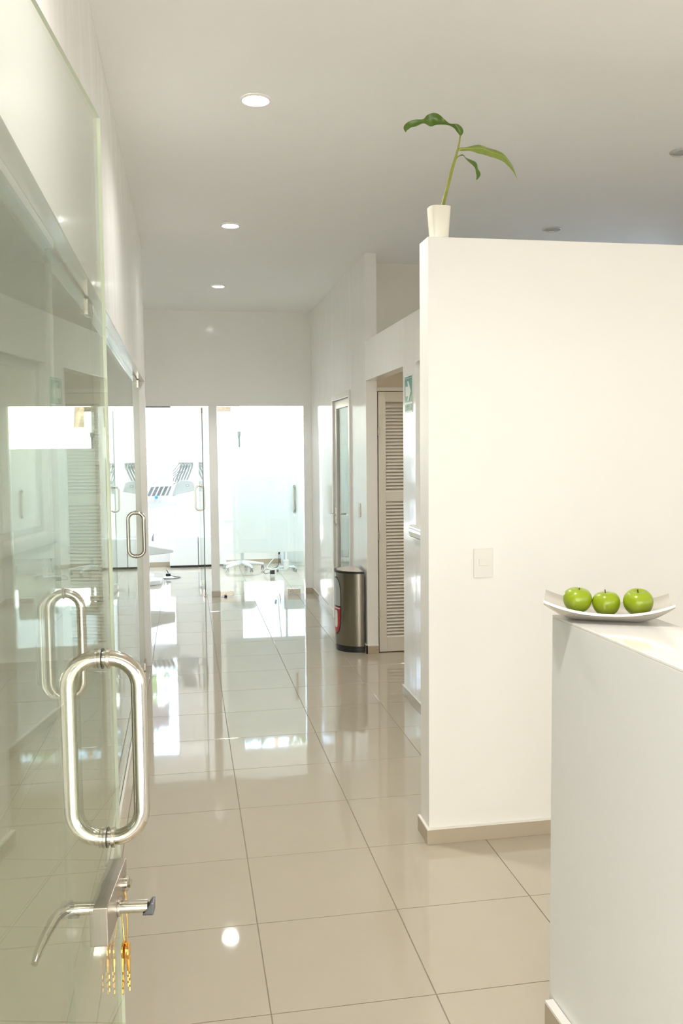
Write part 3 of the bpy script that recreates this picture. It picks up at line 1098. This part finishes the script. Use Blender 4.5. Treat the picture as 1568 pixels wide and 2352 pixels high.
# local x runs to the reader's right, local y points into the wall
MB().box(-0.100, 0.100, -0.004, -0.0003, -0.118, 0.118, SIGNW).obj('sign_board', sg, bevel=0.001, bseg=1)
MB().box(-0.092, 0.092, -0.0050, -0.0040, -0.052, 0.098, GREEN).obj('sign_field', sg)
MB().box(-0.092, 0.092, -0.0050, -0.0040, 0.102, 0.110, GREEN).obj('sign_field', sg)
MB().box(-0.092, 0.092, -0.0050, -0.0040, -0.110, -0.064, GREEN).obj('sign_field', sg)
ar = [(-0.066, -0.014), (0.000, -0.014), (-0.022, -0.045), (0.012, -0.045), (0.066, 0.017), (0.012, 0.080), (-0.022, 0.080), (0.000, 0.048), (-0.066, 0.048)]
MB().prism(ar, -0.0060, -0.0050, SIGNW, 'y').obj('arrow', sg)


def lettering(txt, size, x, z, mat, parent, y=-0.0056):
    c = bpy.data.curves.new('lettering', 'FONT')
    c.body = txt
    c.size = size
    c.align_x = 'CENTER'
    c.align_y = 'CENTER'
    c.extrude = 0.0004
    c.resolution_u = 2
    t_ = bpy.data.objects.new('lettering_tmp', c)
    COL.objects.link(t_)
    dg = bpy.context.evaluated_depsgraph_get()
    me = bpy.data.meshes.new_from_object(t_.evaluated_get(dg))
    bpy.data.objects.remove(t_)
    bpy.data.curves.remove(c)
    me.materials.clear()
    me.materials.append(mat)
    return inst('lettering', me, parent, (x, y, z), (radians(90), 0, 0))


lettering('RUTA DE', 0.027, 0, -0.0755, SIGNW, sg)
lettering('EVACUACIÓN', 0.025, 0, -0.0985, SIGNW, sg)

# ================================================================== TREATMENT ROOM
def fill_panel_light(x, y, label, power):  # added panels out of view, fill light for the treatment room
    e = empty('ceiling_panel', (x, y, HC))
    tag(e, label, 'ceiling light')
    f = MB()
    for a, b, c, d in ((-.30, .30, -.30, -.28), (-.30, .30, .28, .30), (-.30, -.28, -.28, .28), (.28, .30, -.28, .28)):
        f.box(a, b, c, d, -0.025, -0.0005, TRIMW)
    f.obj('frame', e)
    MB().box(-.28, .28, -.28, .28, -0.016, -0.010, PANEL).obj('diffuser', e)
    l = bpy.data.lights.new('panel_glow', 'AREA')
    l.shape = 'SQUARE'
    l.size = 0.54
    l.energy = power
    l.color = (0.93, 0.98, 1.0)
    o_ = bpy.data.objects.new('panel_glow', l)
    o_.location = (0, 0, -0.03)
    o_.parent = e
    COL.objects.link(o_)


fill_panel_light(0.0, 11.3, 'lit square ceiling panel of the treatment room, on the left above the tray unit', 8.0)
fill_panel_light(1.5, 11.3, 'lit square ceiling panel of the treatment room, on the right above the stool', 8.0)

# dental tray unit
du = empty('dental_unit', (-0.62, 11.62, 0))
tag(du, 'white dental tray unit with slender hoses and whip arms by the left window', 'dental unit')


def dl(x, z, y=0.0):
    return (x + 0.62, y, z)


m = MB().lathe([(0.19, 0.0), (0.19, 0.03), (0.06, 0.055), (0.045, 0.10), (0.045, 0.92)], WHITEPL, 28)
m.obj('column', du, smooth=True)
m = MB().prism([dl(a, b)[0::2] for a, b in ((-0.80, 1.045), (-0.125, 1.055), (-0.118, 1.03), (-0.115, 0.965), (-0.14, 0.945), (-0.36, 0.912), (-0.80, 0.905))], -0.17, 0.17, WHITEPL, 'y')
m.obj('tray_body', du, bevel=0.012, smooth=True, bseg=3)
m = MB().prism([dl(a, b)[0::2] for a, b in ((-0.50, 1.055), (-0.225, 1.060), (-0.175, 1.185), (-0.455, 1.175))], -0.10, -0.07, GREYPL, 'y')
m.obj('instrument_rest', du, bevel=0.004)
for i in range(5):
    x = -0.490 + i * 0.058
    h = MB().tube([dl(x - 0.045, 0.985, -0.20), dl(x - 0.01, 1.06, -0.16), dl(x + 0.035, 1.155, -0.125), dl(x + 0.062, 1.205, -0.115)], [.0055, .0085, .0095, .006], WHITEPL, 10)
    h.obj('handpiece', du, smooth=True)
MB().lathe([(0.0001, -0.02), (0.014, -0.016), (0.020, 0), (0.014, 0.016), (0.0001, 0.02)], BLUE, 18, dl(-0.372, 1.048, -0.20), 'y').obj('blue_cap', du, smooth=True)
# arm head with display
m = MB().prism([dl(a, b)[0::2] for a, b in ((-0.18, 1.056), (-0.11, 1.07), (0.13, 1.12), (0.10, 1.235), (0.02, 1.255), (-0.06, 1.255), (-0.12, 1.215))], -0.06, 0.10, LGREY, 'y')
m.obj('arm_head', du, bevel=0.012, smooth=True, bseg=3)
dd = MB().box(*[dl(0.002, 0)[0], dl(0.040, 0)[0]], -0.064, -0.0602, 1.175, 1.200, GREYPL).obj('display', du, bevel=0.002)
MB().box(*[dl(0.008, 0)[0], dl(0.034, 0)[0]], -0.0655, -0.064, 1.181, 1.194, WHITEPL).obj('display_screen', dd)
for i in range(5):
    x = -0.135 + i * 0.036
    wa = MB().tube([dl(x, 1.235, 0.0), dl(x + 0.028, 1.30, -0.01), dl(x + 0.060, 1.375, -0.02), dl(x + 0.082, 1.435, -0.02), dl(x + 0.080, 1.478, -0.02), dl(x + 0.055, 1.478, -0.03), dl(x + 0.035, 1.445, -0.04)], [.010, .011, .012, .015, .019, .013, .006], WHIP, 10).obj('whip_arm', du, smooth=True)
    hx = -0.425 + i * 0.058
    MB().tube(dens([dl(x + 0.036, 1.447, -0.04), dl(x - 0.025, 1.37, -0.06), dl(x - 0.11, 1.30, -0.09), dl(hx + 0.05 + 0.01 * i, 1.235, -0.115), dl(hx, 1.200, -0.115)], 4), 0.0045, HOSE, 7).obj('hose', wa, smooth=True)

# dental chair
dc = empty('dental_chair', (-0.95, 11.02, 0))
tag(dc, 'pale dental chair behind the white post, only its footrest and base showing', 'dental chair')
m = MB().prism([(-0.42, -0.28), (0.30, -0.28), (0.62, -0.10), (0.64, 0.10), (0.30, 0.28), (-0.42, 0.28)], 0.0, 0.055, WHITEPL)
m.obj('base_plate', dc, bevel=0.012, smooth=True)
m = MB().prism([(-0.22, 0.055), (0.45, 0.055), (0.10, 0.36), (-0.22, 0.36)], -0.13, 0.13, WHITEPL, 'y')
m.obj('lift_column', dc, bevel=0.02, smooth=True)
m = MB().prism([(-0.32, 0.365), (0.30, 0.365), (0.78, 0.405), (0.79, 0.445), (0.62, 0.478), (0.28, 0.56), (-0.30, 0.49)], -0.27, 0.27, CHAIRU, 'y')
m.obj('seat', dc, bevel=0.03, smooth=True, bseg=3)
m = MB().prism([(-0.30, 0.40), (-0.24, 0.50), (-0.85, 0.98), (-0.93, 0.90)], -0.25, 0.25, CHAIRU, 'y')
m.obj('backrest', dc, bevel=0.03, smooth=True, bseg=3)
m = MB().prism([(-0.88, 0.955), (-0.94, 0.91), (-1.12, 1.06), (-1.06, 1.11)], -0.11, 0.11, CHAIRU, 'y')
m.obj('headrest', dc, bevel=0.02, smooth=True, bseg=3)

# foot control with cord
fc = empty('foot_control', (-0.245, 11.46, 0))
tag(fc, 'white foot pedal with a black plug and looping cord on the floor by the chair', 'foot control')
MB().lathe([(0.07, 0), (0.07, 0.012), (0.05, 0.024), (0.0001, 0.028)], WHITEPL, 24, (0, -0.02, 0)).obj('pedal', fc, smooth=True)
MB().box(-0.032, 0.028, -0.03, 0.02, 0.028, 0.062, BLACK).obj('plug', fc, bevel=0.006)
MB().tube(dens([(0.0, 0.0, 0.055), (-0.02, 0.02, 0.10), (0.02, 0.05, 0.03), (0.09, 0.07, 0.006), (0.15, 0.0, 0.006), (0.10, -0.09, 0.006), (0.0, -0.10, 0.006), (-0.06, -0.06, 0.006)], 5), 0.004, BLACK, 8).obj('cord', fc, smooth=True)

# cabinets below the wall between windows
for k, (a, b, lab) in enumerate(((-0.245, 0.150, 'white low cabinet against the far wall, left of the pair'), (0.156, 0.540, 'white low cabinet against the far wall, right of the pair, beside the open door edge'))):
    e = empty('low_cabinet', ((a + b) / 2, 12.53, 0))
    tag(e, lab, 'cabinet', 'low white cabinets on the far wall')
    w = (b - a) / 2
    MB().box(-w, w, -0.082, 0.10, 0.028, 0.425, WHITEPL).obj('body', e, bevel=0.004)
    MB().box(-w + .003, w - .003, -0.100, -0.0825, 0.032, 0.415, WHITEPL).obj('door', e, bevel=0.004)
    MB().box(-w + .01, w - .01, -0.07, 0.09, 0.0, 0.0275, BLACK).obj('plinth', e)

# bracket on the wall edge by the right window
wb = MB().box(0.735, 0.785, 12.58, 12.638, 1.83, 1.90, GASK).box(0.752, 0.776, 12.59, 12.632, 1.56, 1.83, GASK).box(0.738, 0.748, 12.575, 12.60, 1.80, 1.885, LGREY)
tag(wb.obj('blind_bracket', bevel=0.004), 'grey bracket and slim post at the edge of the right street window', 'bracket')

# stool with star base and castors
sb = empty('operator_stool', (0.74, 12.00, 0))
tag(sb, 'white operator stool with star base on grey castors behind the frosted door', 'stool')
bm_ = MB().lathe([(0.05, 0.062), (0.055, 0.10), (0.035, 0.125), (0.025, 0.13)], WHITEPL, 20)
bm_.obj('hub', sb, smooth=True)
for k in range(5):
    a = radians(-68 + 72 * k)
    dx, dy = cos(a), sin(a)
    leg = MB()
    leg.tube([(0.02 * dx, 0.02 * dy, 0.100), (0.15 * dx, 0.15 * dy, 0.090), (0.29 * dx, 0.29 * dy, 0.070)], [0.034, 0.026, 0.018], WHITEPL, 10)
    lo = leg.obj('leg', sb, smooth=True)
    cx, cyy = 0.275 * dx, 0.275 * dy
    MB().box(cx - .019, cx + .019, cyy - .004, cyy + .004, 0.02, 0.055, GREYPL).lathe([(0.0001, -0.02), (0.024, -0.019), (0.024, -0.007), (0.0001, -0.006)], GREYPL, 16, (cx, cyy, 0.0245), 'x').lathe([(0.0001, 0.006), (0.024, 0.007), (0.024, 0.019), (0.0001, 0.02)], GREYPL, 16, (cx, cyy, 0.0245), 'x').obj('castor', lo, smooth=True)
MB().lathe([(0.024, 0.125), (0.024, 0.44)], LGREY, 16).obj('gas_column', sb, smooth=True)
MB().lathe([(0.0001, 0.44), (0.17, 0.442), (0.19, 0.47), (0.185, 0.51), (0.15, 0.525), (0.0001, 0.528)], CHAIRU, 30).obj('seat', sb, smooth=True)

# instrument cart at the right
ic = empty('instrument_cart', (1.31, 11.75, 0))
tag(ic, 'white instrument cart with thin post and castors at the right behind the frosted door', 'cart')
MB().box(-0.035, 0.035, -0.03, 0.03, 0.03, 0.15, WHITEPL).obj('foot_box', ic, bevel=0.006)
MB().tube([(0, 0, 0.15), (0, 0, 1.0)], 0.014, WHITEPL, 14).obj('post', ic, smooth=True)
MB().box(-0.15, 0.15, -0.14, 0.14, 1.0, 1.03, WHITEPL).obj('tray', ic, bevel=0.008)
for dx, dy in ((-0.12, -0.03), (0.13, -0.05), (-0.10, 0.12), (0.12, 0.12)):
    MB().tube([(0, 0, 0.055), (dx, dy, 0.05)], 0.011, LGREY, 8).lathe([(0.0001, -0.012), (0.024, -0.011), (0.024, 0.011), (0.0001, 0.012)], GREYPL, 16, (dx, dy, 0.0245), 'x').obj('castor_leg', ic, smooth=True)
sc_ = MB().box(1.33, 1.75, 12.22, 12.60, 0.0, 0.62, LGREY)
sc = sc_.obj('side_cabinet', bevel=0.008)
tag(sc, 'pale grey side cabinet in the right corner under the street window', 'cabinet')
MB().box(1.345, 1.735, 12.205, 12.2195, 0.06, 0.60, LGREY).obj('door', sc, bevel=0.003)

# hanging cables with connectors, and the adapter on the floor
hc = empty('hanging_cable', (1.13, 11.50, 0))
tag(hc, 'white cable with blue and black connectors hanging behind the frosted door', 'cable')
MB().tube(dens([(0.10, 0.06, 1.0), (0.06, 0.02, 0.62), (0.045, 0, 0.36), (0.01, 0, 0.24), (-0.06, 0, 0.15), (-0.10, -0.01, 0.09), (-0.04, -0.04, 0.075), (0.08, -0.06, 0.07), (0.16, 0.03, 0.05)], 5), 0.0065, WHITEPL, 8).obj('cable', hc, smooth=True)
MB().tube([(0.005, -0.01, 0.40), (0.015, -0.01, 0.34)], 0.015, BLUE, 12).obj('blue_connector', hc, smooth=True)
MB().tube([(0.075, 0, 0.40), (0.070, 0, 0.32), (0.060, 0, 0.26)], [.006, .008, .011], BLACK, 10).obj('black_connector', hc, smooth=True)
MB().tube(dens([(0.06, 0, 0.26), (0.055, 0, 0.15), (0.02, -0.02, 0.09), (-0.12, 0.0, 0.06), (-0.13, 0.05, 0.008), (-0.05, 0.1, 0.006)], 5), 0.003, BLACK, 8).obj('cable', hc, smooth=True)
pa = empty('power_adapter', (1.085, 11.36, 0))
tag(pa, 'small black power adapter standing on a white plug on the treatment room floor', 'adapter')
MB().box(-0.030, 0.030, -0.022, 0.022, 0.020, 0.075, BLACK).obj('adapter_block', pa, bevel=0.005)
MB().lathe([(0.034, 0), (0.034, 0.014), (0.026, 0.0198)], WHITEPL, 18).obj('plug_base', pa, smooth=True)

# ================================================================== OUTSIDE (beyond the street windows)
GZ = -0.43
gr = MB().box(-30, 30, 12.80, 60, GZ - 0.3, GZ, GROUND)
struct(gr.obj('ground'), 'pale sunlit paving outside the treatment room')
bw = MB().box(-16, 16, 20.0, 20.25, GZ, 2.06, OUTW)
bwo = bw.obj('wall_outside')
struct(bwo, 'sunlit white boundary wall across the yard')
MB().box(-16, 16, 19.94, 20.31, 2.06, 2.15, COPING).obj('coping', bwo, bevel=0.01)

pg = empty('carport_beam', (-1.9, 14.6, 0))
tag(pg, 'dark double beam of a carport outside the left street window', 'beam')
for yb_, zb in ((0.0, 2.56), (0.0, 2.765)):
    MB().box(-1.6, 1.55, yb_ - .06, yb_ + .06, zb, zb + 0.19, BEAMD).obj('beam_board', pg, bevel=0.006)
for xx in (-1.4, 1.42):
    MB().box(xx - .05, xx + .05, -.05, .05, GZ, 2.56, OUTW).obj('post', pg, bevel=0.005)

# parked car, seen through the clear strip under the film
car = empty('car', (-0.41, 17.0, GZ), radians(52))
tag(car, 'white car parked across the yard, one wheel showing through the left street window', 'car')
# local x is the car's length (front wheel at 0), local -y is the side towards us
WB = 2.55
low = [(-0.80, 0.30), (-0.42, 0.26)] + [(0.40 * cos(a), 0.31 + 0.40 * sin(a)) for a in [pi - pi * i / 10 for i in range(11)]] + \
      [(0.46, 0.22), (WB - 0.46, 0.22)] + [(WB + 0.40 * cos(a), 0.31 + 0.40 * sin(a)) for a in [pi - pi * i / 10 for i in range(11)]] + \
      [(WB + 0.42, 0.28), (WB + 0.85, 0.34), (WB + 0.90, 0.62), (WB + 0.80, 0.90), (WB + 0.45, 0.98), (0.35, 0.95), (-0.55, 0.82), (-0.85, 0.62)]
MB().prism(low, 0.0, 1.68, CARP, 'y').obj('body', car, bevel=0.03, smooth=True)
cab = [(0.28, 0.95), (0.85, 1.42), (1.15, 1.48), (2.1, 1.46), (2.85, 0.98)]
MB().prism(cab, 0.10, 1.58, CARP, 'y').obj('roof', car, bevel=0.03, smooth=True)
MB().prism([(0.48, 0.985), (0.92, 1.36), (1.48, 1.39), (1.48, 0.985)], 0.085, 0.099, CGLASS, 'y').obj('side_window', car)
MB().prism([(1.56, 0.985), (1.56, 1.39), (2.05, 1.38), (2.55, 0.99)], 0.085, 0.099, CGLASS, 'y').obj('side_window', car)
for wx in (0.0, WB):
    for wy in (0.10, 1.58):
        t_ = MB().lathe([(0.20, -0.10), (0.29, -0.10), (0.315, -0.06), (0.315, 0.06), (0.29, 0.10), (0.20, 0.10)], TYRE, 32, (wx, wy, 0.315), 'y', cap=False).obj('wheel', car, smooth=True)
        rm_ = MB().lathe([(0.205, -0.085), (0.19, -0.095), (0.185, -0.06), (0.0001, -0.055)], GREYPL, 32, (wx, wy, 0.315), 'y', cap=False)
        rm_.lathe([(0.208, -0.092), (0.190, -0.10), (0.186, -0.07)], RIM, 32, (wx, wy, 0.315), 'y', cap=False)
        for k in range(7):
            a = 2 * pi * k / 7
            c_, s_ = cos(a), sin(a)
            q = [(0.03, -0.022), (0.188, -0.030), (0.188, 0.030), (0.03, 0.022)]
            rm_.prism([(wx + u * c_ - v * s_, 0.315 + u * s_ + v * c_) for u, v in q], wy - 0.098, wy - 0.062, RIM, 'y')
        rm_.obj('rim', t_, smooth=True)

# trees beyond the wall
def tree(x, y, h, rad, n, label, seed):
    rnd = random.Random(seed)
    e = empty('tree', (x, y, GZ))
    tag(e, label, 'tree', 'trees beyond the boundary wall')
    MB().tube([(0, 0, 0), (0.05, 0.02, h * .3), (-0.05, 0.03, h * .55), (0.02, 0, h * .85)], [.17, .14, .10, .05], BARK, 10).obj('trunk', e, smooth=True)
    for k in range(5):
        a = rnd.random() * 6.28
        r_ = rad * rnd.uniform(.5, .85)
        MB().tube([(0, 0, h * .5), (r_ * .5 * cos(a), r_ * .5 * sin(a), h * .62), (r_ * cos(a), r_ * sin(a), h * rnd.uniform(.65, .85))], [.06, .04, .015], BARK, 7).obj('branch', e, smooth=True)
    vs, fs = [], []
    blobs = [(Vector((rnd.uniform(-.62, .62) * rad, rnd.uniform(-.5, .5) * rad, h * rnd.uniform(.55, 1.0))), rad * rnd.uniform(.25, .38)) for _ in range(22)]
    for i in range(n):
        c, br = rnd.choice(blobs)
        p = c + Vector((rnd.gauss(0, 1), rnd.gauss(0, 1), rnd.gauss(0, .8))).normalized() * br * rnd.random() ** .4
        d = Vector((rnd.gauss(0, 1), rnd.gauss(0, 1), rnd.gauss(-.6, .6))).normalized()
        s_ = d.cross(Vector((rnd.gauss(0, 1), rnd.gauss(0, 1), rnd.gauss(0, 1)))).normalized()
        L_ = rnd.uniform(.16, .30)
        b_ = len(vs)
        vs += [p, p + d * L_ * .5 + s_ * L_ * .2, p + d * L_, p + d * L_ * .5 - s_ * L_ * .2]
        fs.append((b_, b_ + 1, b_ + 2, b_ + 3))
    f = MB().add(vs, fs, FOL).obj('foliage', e)
    f['kind'] = 'stuff'


tree(-1.95, 22.5, 8.0, 1.75, 3800, 'leafy green tree beyond the white wall, behind the dark carport beam', 3)
tree(2.15, 22.2, 8.0, 1.9, 4600, 'leafy green tree beyond the white wall, above the right street window', 5)
tree(7.0, 23.0, 7.6, 2.1, 2600, 'leafy green tree beyond the white wall, farthest to the right', 8)

# street side in front of the entrance: asphalt kept dark, unseen house front added to cut front light
gf = MB().box(-20, 20, -12, -0.6, -0.3, -0.02, ASPH)
struct(gf.obj('ground_street'), 'grey asphalt in front of the entrance')
oh = MB().box(-20, 20, -12.4, -12.0, -0.3, 7.0, FACADE)
struct(oh.obj('wall_across_street'), 'shaded plaster house front across the street')
